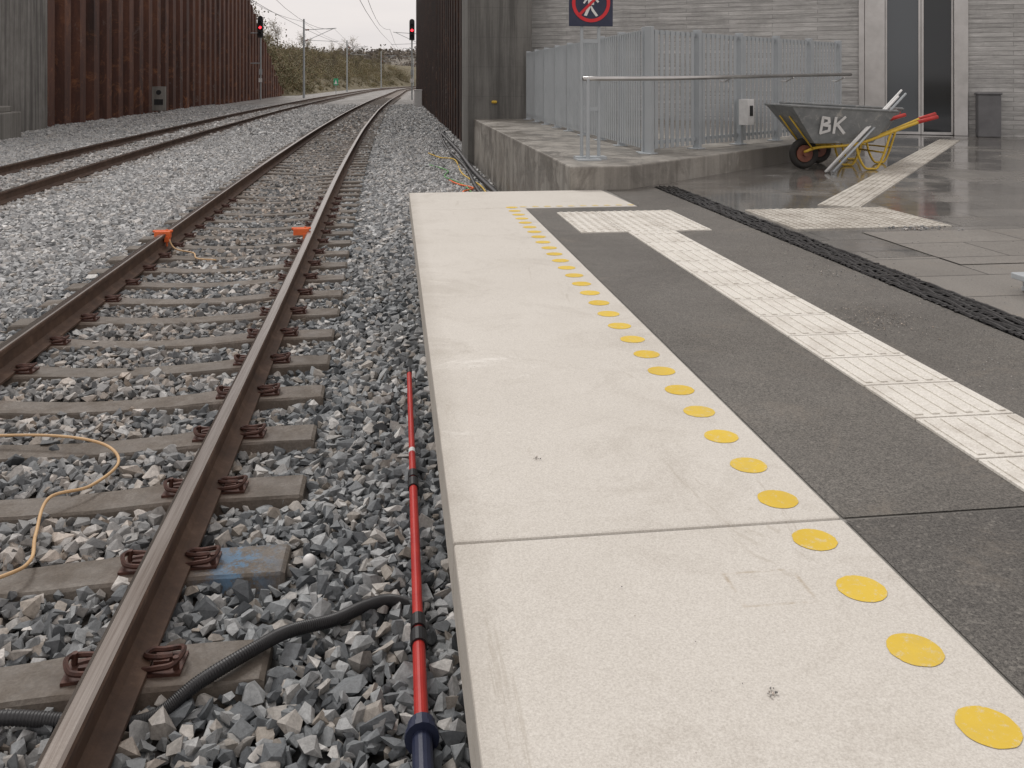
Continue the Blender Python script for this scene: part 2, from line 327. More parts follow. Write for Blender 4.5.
def sleepers(cx,y0,y1,lab,clips_to,blue=-1):
    y=y0;i=0; ys=[]
    while y<y1:
        o=mk('railway_sleeper',SB if i==blue else SM[i%6],label=lab if i!=blue else 'weathered concrete sleeper with a blue paint stain at its end',category='sleeper',group='concrete sleepers under the tracks')
        o.location=(float(cx(y))+random.uniform(-.015,.015)*(1 if y>14 else .4),y,-.172-.002); h=math.atan2(float(cx(y+.5)-cx(y-.5)),1.0); o.rotation_euler=(0,0,-h+random.uniform(-.014,.014))
        if y<clips_to:
            for s in (-1,1):
                for q in (-1,1):
                    c=mk('rail_clip',cm,parent=o); c.location=(s*.7535+q*.085,0,.004); c.rotation_euler=(0,0,(0 if q>0 else math.pi)+random.uniform(-.06,.06))
        ys.append(y); y+=.6;i+=1
    return ys
ys1=sleepers(cx1,1.05,92,'weathered grey-brown concrete sleeper with rusty rail clips, bedded in grey ballast',14,4)
ys2=sleepers(cx2,10.0,92,'dull concrete sleeper of the second track bedded in ballast',0)
# ------------------------------------------------------------------ ground & ballast
mb=MB(); mb.add([(-3000,-1500,-.45),(3000,-1500,-.45),(3000,4000,-.45),(-3000,4000,-.45)],[(0,1,2,3)]); mb.build('ground',M_gnd,kind='structure')
mb=MB(); v=[];f=[];bed=[]; YY=list(np.arange(-10,60,2.0))+list(np.arange(60,340,5.0))
for y in YY:
    a=-13.3 if y<106 else cx2(y)-5.7; bq=2.4 if y<84 else cx1(y)+5
    c1,c2=float(cx1(y)),float(cx2(y))
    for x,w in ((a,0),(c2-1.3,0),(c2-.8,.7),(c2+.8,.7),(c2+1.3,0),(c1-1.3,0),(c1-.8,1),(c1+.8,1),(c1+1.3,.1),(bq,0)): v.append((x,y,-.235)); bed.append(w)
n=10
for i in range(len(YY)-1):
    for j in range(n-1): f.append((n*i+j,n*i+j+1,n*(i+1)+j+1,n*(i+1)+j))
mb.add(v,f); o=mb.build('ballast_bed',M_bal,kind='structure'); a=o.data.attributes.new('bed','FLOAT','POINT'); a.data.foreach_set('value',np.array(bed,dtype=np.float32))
from bmesh.ops import convex_hull
import bmesh
def hull(seed):
    r=random.Random(seed); bm=bmesh.new()
    for k in range(9+seed%3):
        p=Vector((r.gauss(0,1),r.gauss(0,1),r.gauss(0,1))).normalized()
        p=Vector([math.copysign(abs(q)**.65,q) for q in p]); bm.verts.new(p*r.uniform(.85,1.15))
    convex_hull(bm,input=bm.verts)
    for vv in [x for x in bm.verts if not x.link_faces]: bm.verts.remove(vv)
    bm.verts.ensure_lookup_table(); bm.verts.index_update()
    V=np.array([x.co[:] for x in bm.verts]); V-=V.mean(0); F=np.array([[q.index for q in fc.verts] for fc in bm.faces]); bm.free(); return V,F
HV=[hull(i+10) for i in range(20)]
def stones(name,P,size,tint,pale,label,mat,flat=.82):
    n=len(P); which=rng.integers(0,20,n); V_=[];F_=[];T_=[];Q_=[];o=0
    for k in range(20):
        idx=np.where(which==k)[0]
        if len(idx)==0: continue
        V,F=HV[k]; m=len(idx)
        q=rng.normal(size=(m,4)); q/=np.linalg.norm(q,axis=1)[:,None]; w,x,y,z=q.T
        R=np.stack([1-2*(y*y+z*z),2*(x*y-z*w),2*(x*z+y*w),2*(x*y+z*w),1-2*(x*x+z*z),2*(y*z-x*w),2*(x*z-y*w),2*(y*z+x*w),1-2*(x*x+y*y)],1).reshape(m,3,3)
        sc=size[idx][:,None]*np.stack([rng.uniform(.9,1.4,m),rng.uniform(.75,1.05,m),rng.uniform(.5,.85,m)],1)
        W=np.einsum('mij,mvj->mvi',R,V[None]*sc[:,None,:]); W[:,:,2]*=flat; W+=P[idx][:,None,:]
        V_.append(W.reshape(-1,3)); nv=len(V)
        F_.append((F[None]+ (np.arange(m)*nv)[:,None,None]+o).reshape(-1,3)); T_.append(np.repeat(tint[idx],nv)); Q_.append(np.repeat(pale[idx],nv)); o+=m*nv
    V=np.concatenate(V_);F=np.concatenate(F_);me=bpy.data.meshes.new(name)
    me.vertices.add(len(V)); me.vertices.foreach_set('co',V.ravel().astype(np.float32))
    me.loops.add(F.size); me.loops.foreach_set('vertex_index',F.ravel().astype(np.int32))
    me.polygons.add(len(F)); me.polygons.foreach_set('loop_start',np.arange(0,F.size,3,dtype=np.int32)); me.polygons.foreach_set('loop_total',np.full(len(F),3,dtype=np.int32))
    me.update(calc_edges=True); me.shade_flat()
    for nm,arr in (('tint',np.concatenate(T_)),('pale',np.concatenate(Q_))):
        a=me.attributes.new(nm,'FLOAT','POINT'); a.data.foreach_set('value',arr.astype(np.float32))
    me.materials.append(mat); return mk(name,me,kind='stuff',label=label,category='gravel')
def ok(P,high):
    keep=np.ones(len(P),bool)
    for cx,yl in ((cx1,np.array(ys1)),(cx2,np.array(ys2))):
        c=cx(P[:,1]); dx=P[:,0]-c
        ph=(P[:,1]-yl[0])/.6; near=np.where((ph>-.5)&(ph<len(yl)-.5),np.abs(ph-np.round(ph))*.6,9)
        lim=.112+rng.uniform(-.03,.03,len(P))
        keep&=~((np.abs(dx)<1.18)&(near<lim)&(rng.random(len(P))>.010)); keep&=~((np.abs(np.abs(dx)-.7535)<.085)&high); keep&=~(np.abs(np.abs(dx)-.7535)<.045)
    return keep
def field(cell,y0,y1,jit=.45):
    xs=np.arange(-13.2,2.3,cell); ys=np.arange(y0,y1,cell); X,Y=np.meshgrid(xs,ys); X=X.ravel()+rng.uniform(-jit,jit,X.size)*cell; Y=Y.ravel()+rng.uniform(-jit,jit,Y.size)*cell
    k=(X>-.43*Y-.8)&((X<.2)|((Y>8.4)&(X<1.62))|((Y>20.8)&(X<2.3))); return X[k],Y[k]
def hz(X,Y):
    h=.010*np.sin(X*3.1+Y*1.3)+.007*np.sin(Y*5.3-X*2.2)
    d1=np.abs(X-cx1(Y)); h=h+np.where(d1<1.2,0,np.clip((d1-1.2)*.05,0,.03)); return h
PX=[];PS=[];PH=[]
for cell,a,b2,rad,off in ((.038,1.2,9,.0270,-.226),(.060,1.2,9,.029,-.208),(.046,9,17,.032,-.226),(.075,9,17,.033,-.208),(.060,17,30,.038,-.222),(.11,30,66,.060,-.222)):
    X,Y=field(cell,a,b2); Z=off+hz(X,Y)+rng.uniform(-.008,.008,len(X)); PX.append(np.stack([X,Y,Z],1)); PS.append(rad*rng.lognormal(0,.25,len(X)).clip(.6,1.6)); PH.append(np.full(len(X),off>-.215))
P=np.concatenate(PX);SZ=np.concatenate(PS);k=ok(P,np.concatenate(PH));P=P[k];SZ=SZ[k]
d1=np.abs(P[:,0]-cx1(P[:,1])); d2=np.abs(P[:,0]-cx2(P[:,1]))
nz=np.array([noise.noise(Vector((x*.9,y*.9,0))) for x,y in P[:,:2]])
tint=np.clip(np.where(d1<.95,.22+np.clip(P[:,1]*.045,0,.75)+nz*.9,np.where(d2<1.1,.6,.03+nz*.4)),0,1)*rng.uniform(.4,1,len(P))
pale=np.clip(np.where(d1>1.2,np.clip((P[:,1]-6)/12,0,.75),0.0)+np.where(P[:,0]<-2.8,.5,0)+np.where(d1>.95,nz*.3,0)-np.where(P[:,1]>30,np.where(d1<1.1,.4,.15),0),0,1)*rng.uniform(.3,1,len(P))
stones('ballast_stones',P,SZ,tint,pale,'angular grey crushed stone ballast around the sleepers',M_stone)
# ------------------------------------------------------------------ platform
mb=MB(); mb.box((.26,-5,-.4),(1.93,8.36,.546)); mb.box((1.93,-5,-.4),(17,24,.546)); mb.build('platform',M_con,kind='structure')
for (y0,y1) in ((-5,2.036),(2.044,7.30)):
    mb=MB(); mb.box((.13,y0,.40),(1.05,y1,.552)); mb.build('platform_edge_paving',M_pale,bevel=.006,kind='structure')
mb=MB(); mb.prism([(.13,7.303),(1.98,7.303),(1.93,8.42),(.13,8.42)],.40,.5525); mb.build('platform_edge_paving',M_pale,bevel=.006,kind='structure')
def sheet(name,poly,z,mat):
    m=MB(); m.add([(x,y,z) for x,y in poly],[tuple(range(len(poly)))]); return m.build(name,mat,kind='structure')
sheet('asphalt_surface',[(1.056,2.045),(2.49,2.045),(2.49,8.6),(1.99,8.6),(1.99,7.29),(1.056,7.29)],.550,M_asf)
sheet('asphalt_surface',[(1.056,-5),(2.49,-5),(2.49,2.033),(1.056,2.033)],.550,M_asn)
sheet('forecourt_paving',[(2.70,5.0),(17,5.0),(17,24),(1.99,24),(1.99,8.6),(2.70,8.6)],.550,M_pav)
sheet('forecourt_paving',[(2.70,-5),(17,-5),(17,4.996),(2.70,4.996)],.550,M_pav2)
sheet('forecourt_paving',[(3.15,4.75),(7.6,4.75),(7.6,5.85),(3.15,5.85)],.554,M_pav2)
mb=MB()
def blob(cx,cy,r,z):
    seg=40; ph=random.uniform(0,6); v=[(cx+math.cos(2*math.pi*k/seg)*r*(1+.012*math.sin(3*k*.4+ph)+random.uniform(-.018,.014)),cy+math.sin(2*math.pi*k/seg)*r*(1+random.uniform(-.018,.014)),z) for k in range(seg)]
    mb.add(v,[tuple(range(seg))])
y=.55
while y<7.4: blob(.942+random.uniform(-.003,.003),y,.049,.5532); y+=.2
mb.build('yellow_marking_dots',M_yel,kind='structure')
mb=MB(); x=1.04
while x<1.97: blob(x,7.37,.028,.5542); x+=.1
mb.build('yellow_marking_dots',M_yelf,kind='structure')
mb=MB(); y=-1.0
while y<6.04:
    mb.box((1.575,y+.004,.545),(1.905,min(y+.296,6.045),.558))
    for k in range(6):
        xx=1.603+k*.055; mb.box((xx-.013,y+.02,.558),(xx+.013,min(y+.28,6.03),.5625))
    y+=.3
mb.build('tactile_guide_strip',M_tac,bevel=.002,kind='structure')
def blister(x0,y0,x1,y1,mat):
    mb=MB(); nx=round((x1-x0)/.3); ny=round((y1-y0)/.3); dx=(x1-x0)/nx; dy=(y1-y0)/ny
    for i in range(nx):
        for j in range(ny):
            a=x0+i*dx; b=y0+j*dy; mb.box((a+.003,b+.003,.545),(a+dx-.003,b+dy-.003,.558))
            for p in range(5):
                for q in range(5): mb.disc((a+dx*(p+.5)/5,b+dy*(q+.5)/5,.558),.016,seg=8,th=.005)
    mb.build('tactile_warning_paving',mat,kind='structure')
blister(1.25,6.05,2.17,7.0,M_tac); blister(2.76,6.0,3.92,6.95,M_tac2)
p0=Vector((3.60,7.05,0)); p1=Vector((9.4,14.5,0)); dr=(p1-p0); Ld=dr.length; dr.normalize(); ang=math.atan2(dr.y,dr.x)
Mx=Matrix.Translation(p0)@Matrix.Rotation(ang,4,'Z'); mb=MB(); s_=0
while s_<Ld:
    mb.box((s_+.004,-.165,.545),(s_+.296,.165,.558),M=Mx)
    for k in range(6): mb.box((s_+.01,-.137+k*.055-.013,.558),(s_+.29,-.137+k*.055+.013,.563),M=Mx)
    s_+=.3
mb.build('tactile_guide_strip',M_tac2,kind='structure')
mb=MB(); mb.box((2.49,-5,.50),(2.70,8.6,.547)); 
for k in range(5):
    x=2.508+k*.043; pts=[]; y=-1.5
    while y<8.6: pts.append((x+random.uniform(-.007,.007),y,.553+random.uniform(-.004,.006))); y+=.07
    mb.tube(pts,lambda i:.0105,6)
y=-1.5
while y<8.58:
    mb.box((2.488+random.uniform(-.006,.006),y,.547),(2.70+random.uniform(-.006,.008),y+.016,.5555+random.uniform(-.003,.006))); y+=.05+random.uniform(-.014,.014)
mb.build('drainage_strip',M_grate,label='long rough black drainage strip set between asphalt and paving',category='drain')
# ------------------------------------------------------------------ raised concrete walkway
poly=[(1.64,8.44),(2.2,8.44),(6.95,12.8),(6.95,17.2),(3.0,19.2),(1.64,19.0)]
mb=MB(); mb.prism(poly,-.4,.773); mb.build('raised_concrete_walkway',M_conw,bevel=.015,kind='structure')
mb=MB(); mb.box((1.5,18.95,-.4),(2.86,20.6,9)); mb.box((2.0,18.9,1.1),(2.12,18.952,1.16),1)
mb.build('concrete_pier',[M_cond,M_yelp],bevel=.03,label='tall dark weathered concrete pier at the end of the walkway',category='pier')
def piles(name,x,y0,y1,sgn,top,label,mat,z0=-.4,pitch=1.3):
    mb=MB(); v=[];f=[]; y=y0; prof2=[(0,0),(.36*pitch,0),(.48*pitch,.6),(.88*pitch,.6),(pitch,0)]; pts=[]
    while y<y1:
        for a,b in prof2[:-1]: pts.append((y+a,b))
        y+=pitch
    for (yy,dd) in pts:
        v+=[(x+sgn*dd,yy,z0),(x+sgn*dd,yy,top(yy))]
    for i in range(len(pts)-1): f.append((2*i,2*i+2,2*i+3,2*i+1))
    v2=[(p[0]-sgn*.04,p[1],p[2]) for p in v]; 
    mb.add(v,f); mb.add(v2,f)
    mb.add([v[-2],v[-1],v2[-1],v2[-2]],[(0,1,2,3)]); 
    return mb.build(name,mat,label=label,category='wall')
wt=lambda y: 13.0 if y<84 else max(.8,8.6-(y-84)*.36-.25*math.sin(y*2))
piles('sheet_pile_wall',-13.4,34.9,107,1,wt,'tall dark rusty steel sheet pile retaining wall beside the second track',M_rust,pitch=1.75)
piles('sheet_pile_wall',2.45,20.0,80,-1,lambda y:9.0,'nearly black steel sheet pile wall beyond the concrete pier',M_rust2)
mb=MB(); mb.box((-14.2,24,-.4),(-12.5,34.9,13)); mb.build('concrete_pier',M_conp,bevel=.03,label='broad streaked grey concrete pier beside the rusty wall',category='pier')
mb=MB(); mb.box((-12.48,24,-.4),(-11.4,29.7,.62)); mb.box((-12.3,24,.62),(-11.6,29.5,.8)); mb.build('concrete_plinth',M_con,bevel=.03,label='low pale concrete plinth at the foot of the pier',category='plinth')
mb=MB(); mb.box((-12.45,49.0,.0),(-11.8,49.25,1.25)); mb.disc((-12.12,49.0,.95),.13,axis='y',th=-.02,mi=1); mb.box((-12.35,48.98,.3),(-11.9,49.0,.6),1); mb.tube([(-12.12,49.1,-.3),(-12.12,49.1,.05)],.05,6)
mb.build('trackside_cabinet',[M_con,M_black],bevel=.02,label='small pale speckled trackside cabinet in front of the rusty wall',category='cabinet')
# ------------------------------------------------------------------ terrain
def foot(y):
    a=-13.3; b=float(cx2(max(y,100)))-5.7; s_=min(1,max(0,(y-104)/10)); return a+(b-a)*s_
def HH(x,y):
    T=wt(y)-.3 if y<106 else .2; T=min(T,8.3)
    off=max(0,foot(y)-x); cap=10.5-4.0*min(1,max(0,(y-92)/60))
    if y<106: return min(T+off*.8,max(cap,T))+.35*noise.noise(Vector((x*.3,y*.3,0)))*min(1,off/2)
    return min(-.25+off*.65,cap+.8*noise.noise(Vector((x*.05,y*.05,3))))
ts=list(np.arange(24,100,4.0))+list(np.arange(100,125,1.5))+list(np.arange(125,420,6.0)); offs=[0,.8,1.6,2.6,4,6,8,10,13,17,25,40,70,120]
mb=MB();v=[];f=[]
for y in ts:
    for o_ in offs:
        x=foot(y)-o_; v.append((x,y,HH(x,y)))
n=len(offs)
for i in range(len(ts)-1):
    for j in range(n-1): f.append((i*n+j,(i+1)*n+j,(i+1)*n+j+1,i*n+j+1))
mb.add(v,f); mb.build('embankment_hill',M_dirt,smooth=True,kind='structure')
mb=MB();v=[];f=[]; ts2=list(np.arange(24,84,6.0))+list(np.arange(84,420,8.0)); offs2=[0,3,8,14,30,80]
for y in ts2:
    fx=2.5 if y<84 else float(cx1(y))+5.2
    for o_ in offs2: v.append((fx+o_,y,(8 if y<84 else min(-.25+o_*.6,6))))
n=6
for i in range(len(ts2)-1):
    for j in range(n-1): f.append((i*n+j,i*n+j+1,(i+1)*n+j+1,(i+1)*n+j))
mb.add(v,f); mb.build('embankment_hill',M_dirt,kind='structure')
mb=MB();v=[];f=[]; xs=np.arange(-500,700,20.0); yy=[380,430,480,540,620,720,900]; hh=[0,4,9,14,17,20,23]
for y,h in zip(yy,hh):
    for x in xs: v.append((x,y,-.4+h*(1+.25*noise.noise(Vector((x*.008,y*.004,1))))))
n=len(xs)
for i in range(len(yy)-1):
    for j in range(n-1): f.append((i*n+j,i*n+j+1,(i+1)*n+j+1,(i+1)*n+j))
mb.add(v,f); mb.build('far_hill',M_far,smooth=True,kind='structure')
def leaves(name,P,size,mat,**kw):
    m=len(P); a=rng.normal(size=(m,3)); a/=np.linalg.norm(a,axis=1)[:,None]; b=np.cross(a,rng.normal(size=(m,3))); b/=np.linalg.norm(b,axis=1)[:,None]
    sz=size*rng.uniform(.5,1.3,m)[:,None]; V=np.stack([P+a*sz,P+b*sz*.7,P-a*sz,P-b*sz*.7],1).reshape(-1,3)
    me=bpy.data.meshes.new(name); me.from_pydata([tuple(q) for q in V],[],[(4*i,4*i+1,4*i+2,4*i+3) for i in range(m)]); me.materials.append(mat)
    return mk(name,me,**kw)
L=[]
for c in range(1700):
    y=random.choice([random.uniform(84,280),random.uniform(86,125)]); o_=random.choice([random.uniform(.3,9),random.uniform(.3,16)]); x=foot(y)-o_; z=HH(x,y); r=random.choice([random.uniform(.4,1.1),random.uniform(.6,2.1)]); 
    if y>110 and o_<2.5: r*=.45
    k=int(40+60*r*r); q=rng.normal(size=(k,3))*np.array([r*.6,r*.6,r*.45])+np.array([x,y,z+r*.4]); L.append(q)
leaves('scrub_undergrowth',np.concatenate(L),.11,M_leaf,kind='stuff',label='tangled brown and olive autumn scrub covering the embankment',category='scrub')
L=[]
for c in range(2200):
    y=random.uniform(400,760); x=random.uniform(-330,120); h=np.interp(y,yy,hh); r=random.uniform(2,5.0)
    L.append(rng.normal(size=(18,3))*np.array([r*.8,r*.8,r*.4])+np.array([x,y,h+r*.5]))
leaves('distant_woodland',np.concatenate(L),1.1,M_leafd,kind='stuff',label='hazy brown wood covering the distant hillside',category='wood')
def tree_meshes(seed):
    r=random.Random(seed); mb=MB(); tips=[]
    def br(p,d,l,rad,lev):
        pts=[p]; q=Vector(p); dd=Vector(d)
        for k in range(4):
            dd=(dd+Vector((r.gauss(0,.12),r.gauss(0,.12),r.gauss(.03,.06)))).normalized(); q=q+dd*l/4; pts.append(q.copy())
            if lev<3 and k>=1:
                for _ in range(2 if lev<2 else 1):
                    nd=(dd+Vector((r.gauss(0,.7),r.gauss(0,.7),r.uniform(-.1,.5)))).normalized(); br(q.copy(),nd,l*r.uniform(.45,.65),rad*.5,lev+1)
        mb.tube(pts,lambda i:rad*(1-.16*i),5 if lev<2 else 3,cap=False)
        tips.append(pts[-1]); tips.append(pts[2])
    br(Vector((0,0,0)),Vector((0,0,1)),5.0,.15,0)
    return mb,tips
TM=[]
for sd in (3,5,9):
    mb,tips=tree_meshes(sd); me=bpy.data.meshes.new('trunk'); me.from_pydata([tuple(p) for p in mb.v],[],mb.f); me.materials.append(M_bark)
    T=np.array([tuple(q) for q in tips]); idx=rng.integers(0,len(T),1400); Q=T[idx]+rng.normal(size=(1400,3))*.33
    o=leaves('crown',Q,.10,M_leaf); lm=o.data; bpy.data.objects.remove(o); TM.append((me,lm))
k=0
for (y,o_,sc_) in [(88,1.2,.55),(90,3.0,.75),(94,2.2,.65),(97,4,.8),(101,7,.85),(104,3,.6),(108,6,.7),(112,9,.7),(120,6,.55),(127,3.5,.4),(134,8,.6),(142,5,.45),(150,9,.6),(160,5,.5),(170,8,.6),(182,5,.5),(195,7,.65),(210,5,.55),(225,8,.75),(240,6,.6),(262,7,.7)]:
    x=foot(y)-o_; z=HH(x,y)-.2; me,lm=TM[k%3]
    e=empty('autumn_tree',(x,y,z),label='thin half-bare autumn tree on the embankment',category='tree',group='thin trees on the embankment'); e.scale=(sc_,)*3; e.rotation_euler=(0,0,random.uniform(0,6))
    mk('trunk',me,parent=e); mk('crown',lm,parent=e); k+=1
# ------------------------------------------------------------------ signals
def signal(x,y,zb,zt,label,bracket=None):
    e=empty('railway_signal',(x,y,zb),label=label,category='railway signal',group='red railway signals'); h=zt-zb
    mb=MB(); mb.tube([(0,.15,0),(0,.15,h+.2)],.07,8)
    if bracket: mb.tube([(0,.15,h*.5),(bracket,.15,h*.5)],.05,6); mb.tube([(0,.15,h*.9),(bracket,.15,h*.9)],.05,6)
    mb.box((-.12,.05,h*.35),(.12,.25,h*.35+.5)); mb.build('mast',M_galv,parent=e)
    mb=MB(); mb.box((-.24,-.05,h-1.1),(.24,.12,h+.55)); mb.disc((0,.0,h+.62),.24,axis='y',th=.02); 
    for q in (.3,-.2,-.7): mb.disc((0,-.28,h+q),.14,axis='y',th=.24,r_in=.12,seg=16)
    mb.build('signal_head',M_black,parent=e,bevel=.03)
    mb=MB(); mb.disc((0,-.07,h-.2),.115,axis='y',th=.02,seg=16); mb.build('red_lamp',M_emr,parent=e)
    mb=MB(); mb.box((-.15,-.02,h*.25),(.15,.02,h*.25+.35)); mb.build('number_plate',M_whitep,parent=e)
signal(1.55,84.2,-.3,6.35,'railway signal showing red at the end of the rusty wall')
signal(-12.0,84.0,-.3,6.5,'railway signal showing red mounted beside the tall rusty wall',-.9)
mb=MB(); mb.box((1.25,60,-.3),(1.75,60.4,.9)); mb.box((1.22,59.97,.9),(1.78,60.43,.96)); mb.build('trackside_cabinet',M_whitep,bevel=.02,label='small white trackside cabinet at the foot of the dark wall',category='cabinet')
def mast(x,y,side,label,H=8.0):
    e=empty('catenary_mast',(x,y,-.3),label=label,category='overhead line mast',group='overhead line masts'); mb=MB()
    mb.tube([(0,0,0),(0,0,H)],lambda i:.12-.03*i,8); mb.build('mast',M_galv,parent=e)
    mb=MB(); mb.tube([(0,0,6.9),(side*3.2,0,7.1)],.035,6); mb.tube([(0,0,5.7),(side*2.9,0,7.05)],.03,6); mb.tube([(0,0,5.9),(side*3.4,0,5.75)],.025,6)
    mb.build('cantilever',M_galv,parent=e)
    mb=MB(); mb.tube([(side*.15,0,6.9),(side*.5,0,6.93)],.07,8); mb.tube([(side*.15,0,5.8),(side*.45,0,5.94)],.07,8); mb.build('insulator',M_rimr,parent=e)
for y in (93,142,195,255): mast(float(cx2(y))-3.0,y,1,'slim grey overhead line mast beside the curving tracks')
for y in (100,150,205): mast(float(cx1(y))+3.3,y,-1,'slim grey overhead line mast beside the curving tracks')
def wire(cx,off,z,sag,label):
    mb=MB(); pts=[]
    for y in np.arange(30,280,7.0):
        ph=((y-44)%50)/50; pts.append((float(cx(y))+off,y,z-sag*4*ph*(1-ph)))
    mb.tube(pts,.014,4); mb.build('overhead_wire',M_black,label=label,category='wire',group='overhead wires above the tracks')
wire(cx1,0,5.45,.05,'thin dark contact wire above the track'); wire(cx1,0,6.8,.9,'thin dark sagging catenary wire above the track')
wire(cx2,0,5.45,.05,'thin dark contact wire above the track'); wire(cx2,0,6.8,.9,'thin dark sagging catenary wire above the track')
wire(cx2,-3.2,7.5,.5,'thin dark feeder wire carried on the masts')
e=empty('trackside_sign',(-7.6,120,-.3),label='small green trackside sign on a short post',category='sign'); mb=MB(); mb.tube([(0,0,0),(0,0,1.6)],.04,6); mb.build('post',M_galv,parent=e)
mb=MB(); mb.box((-.3,-.04,1.2),(.3,0,2.1)); mb.build('sign_plate',simple('green_sign_paint',(.03,.3,.15),(.05,.4,.2)),parent=e)
mb=MB(); mb.add([(-.2,-.05,1.35),(.2,-.05,1.35),(0,-.05,1.95)],[(0,1,2)]); mb.build('sign_symbol',M_whitep,parent=e)
# ------------------------------------------------------------------ building
A=Vector((2.9,19.6,.0)); B=Vector((12.1,14.9,0)); wd=(B-A).normalized(); wang=math.atan2(wd.y,wd.x)
be=empty('station_building',A,label='pale board-marked concrete station building with a glazed door',category='building'); be.rotation_euler=(0,0,wang)
D0,D1=6.70,8.60
mb=MB(); mb.box((-.2,0,.4),(D0,.35,6.5)); mb.box((D1,0,.4),(16,.35,6.5)); mb.box((D0,0,3.5),(D1,.35,6.5)); mb.build('wall',M_board,parent=be)
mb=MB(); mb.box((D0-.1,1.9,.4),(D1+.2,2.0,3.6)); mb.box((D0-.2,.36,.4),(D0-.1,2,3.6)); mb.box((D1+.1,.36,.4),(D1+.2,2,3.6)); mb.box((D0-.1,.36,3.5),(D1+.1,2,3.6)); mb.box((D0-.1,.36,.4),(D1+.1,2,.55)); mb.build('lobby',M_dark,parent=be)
mb=MB(); mb.box((D0,-.05,.55),(D0+.10,.2,3.5)); mb.box((D0+.105,-.02,.55),(7.17,.2,3.5)); mb.box((8.36,-.05,.55),(D1,.2,3.5)); mb.box((7.17,.02,3.3),(8.36,.18,3.5)); mb.build('door_frame',M_stain,parent=be,bevel=.008)
def leafdoor(x0,x1,gm,w0,w1):
    mb=MB(); 
    mb.box((x0,.05,.56),(x0+w0,.11,3.29)); mb.box((x1-w1,.05,.56),(x1,.11,3.29)); mb.box((x0+w0,.052,.56),(x1-w1,.108,.61)); 
    dd=mb.build('door',M_stain,parent=be); mb=MB(); mb.box((x0+w0,.075,.61),(x1-w1,.085,3.29)); mb.build('door_glass',gm,parent=dd)
leafdoor(7.18,7.80,M_glass2,.03,.04); leafdoor(7.81,8.355,M_glass,.04,.03)
mb=MB(); mb.box((8.72,-.36,.55),(9.10,-.02,1.32)); mb.box((8.70,-.38,1.32),(9.12,-.0,1.36)); o=mb.build('waste_bin',M_bin,bevel=.02,label='grey metal waste bin standing against the station wall',category='bin'); o.location=A; o.rotation_euler=(0,0,wang)
# ------------------------------------------------------------------ fence
C0=Vector((2.78,9.8,.773)); 
def panelmesh(w,h):
    mb=MB(); mb.box((0.04,-.018,.10),(w-.04,.012,.14)); mb.box((.04,-.018,h-.05),(w-.04,.012,h-.01))
    n=int((w-.12)/.105)
    for k in range(n):
        x=.07+(w-.14)*(k+.5)/n; mb.box((x-.032,-.028,.05),(x+.032,-.020,h))
    return mb
fe=empty('slatted_steel_fence',C0,label='galvanised steel fence of vertical slats on the concrete walkway',category='fence')
def run(p,q,n,h=1.38,flip=1):
    p=Vector(p);q=Vector(q);d=q-p;L_=d.length;a=math.atan2(d.y,d.x);w=L_/n
    for i in range(n):
        mb=panelmesh(w,h); o=mb.build('fence_panel',M_galv,parent=fe); 
        if flip<0: o.scale=(1,-1,1)
        o.location=p+d*(i/n)-C0; o.rotation_euler=(0,0,a)
    for i in range(n+1):
        mb=MB(); mb.box((-.03,-.06,-.0),(.03,.03,h+.03)); mb.box((-.08,-.08,0),(.08,.08,.012)); o=mb.build('fence_post',M_galv,parent=fe,bevel=.004); o.location=p+d*(i/n)-C0; o.rotation_euler=(0,0,a)
run(C0,(6.62,13.0,.773),5); run((2.78,9.95,.773),(2.72,18.6,.773),8,flip=-1)
mb=MB(); mb.box((-.08,-.19,-.16),(.08,-.065,.16)); mb.box((-.03,-.195,-.05),(.05,-.19,.08),1); o=mb.build('junction_box',[M_whitep,M_black],bevel=.01,label='small white electrical box fixed to the slatted fence',category='electrical box'); o.location=(4.28,11.02,1.19); o.rotation_euler=(0,0,math.atan2(3.2,3.84))
he=empty('handrail',(1.95,9.1,.773),label='stainless steel tube handrail in front of the slatted fence',category='handrail')
mb=MB(); mb.tube([(-.05,0,.83),(.2,.05,.83),(1.0,.42,.835),(4.65,3.45,.90)],.024,10); mb.build('rail_tube',M_stain,smooth=True,parent=he)
mb=MB()
for (x,y) in ((2.0,1.22),(3.2,2.19),(4.4,3.16)): mb.tube([(x,y,.85),(x-.04,y+.13,.8),(x-.07,y+.22,.8)],.01,6)
mb.build('bracket',M_stain,parent=he)
mb=MB(); mb.tube([(0,0,0),(0,0,.83)],.02,8); mb.box((-.12,-.1,0),(.12,.1,.015)); mb.build('post',M_galv,parent=he)
se=empty('no_pedestrians_sign',(2.0,9.2,.773),label='navy sign with red ring forbidding pedestrians on two steel posts',category='sign')
mb=MB()
for x in (-.09,.09): mb.tube([(x,.02,0),(x,.02,1.95)],.018,8)
mb.box((-.16,-.06,0),(.16,.1,.03)); mb.box((-.09,.01,.5),(.09,.03,.54)); mb.box((-.09,.01,1.2),(.09,.03,1.24)); mb.build('post',M_galv,parent=se)
mb=MB(); mb.box((-.23,-.02,1.37),(.23,-.005,2.05)); mb.build('sign_plate',M_navy,parent=se,bevel=.004)
cz=1.61
mb=MB(); mb.disc((0,-.026,cz),.20,axis='y',th=.004,r_in=.165,seg=40); 
Ms=Matrix.Translation((0,0,cz))@Matrix.Rotation(math.radians(-45),4,'Y'); mb.box((-.172,-.030,-.014),(.172,-.0255,.014),M=Ms)
mb.build('prohibition_ring',simple('sign_red',(.6,.02,.03),(.66,.03,.04),bump=0),parent=se)
mb=MB(); mb.disc((.0,-.023,cz+.105),.026,axis='y',th=.002,seg=16)
def quad(pts): mb.add([(x,-.023,cz+z) for x,z in pts],[tuple(range(len(pts)))])
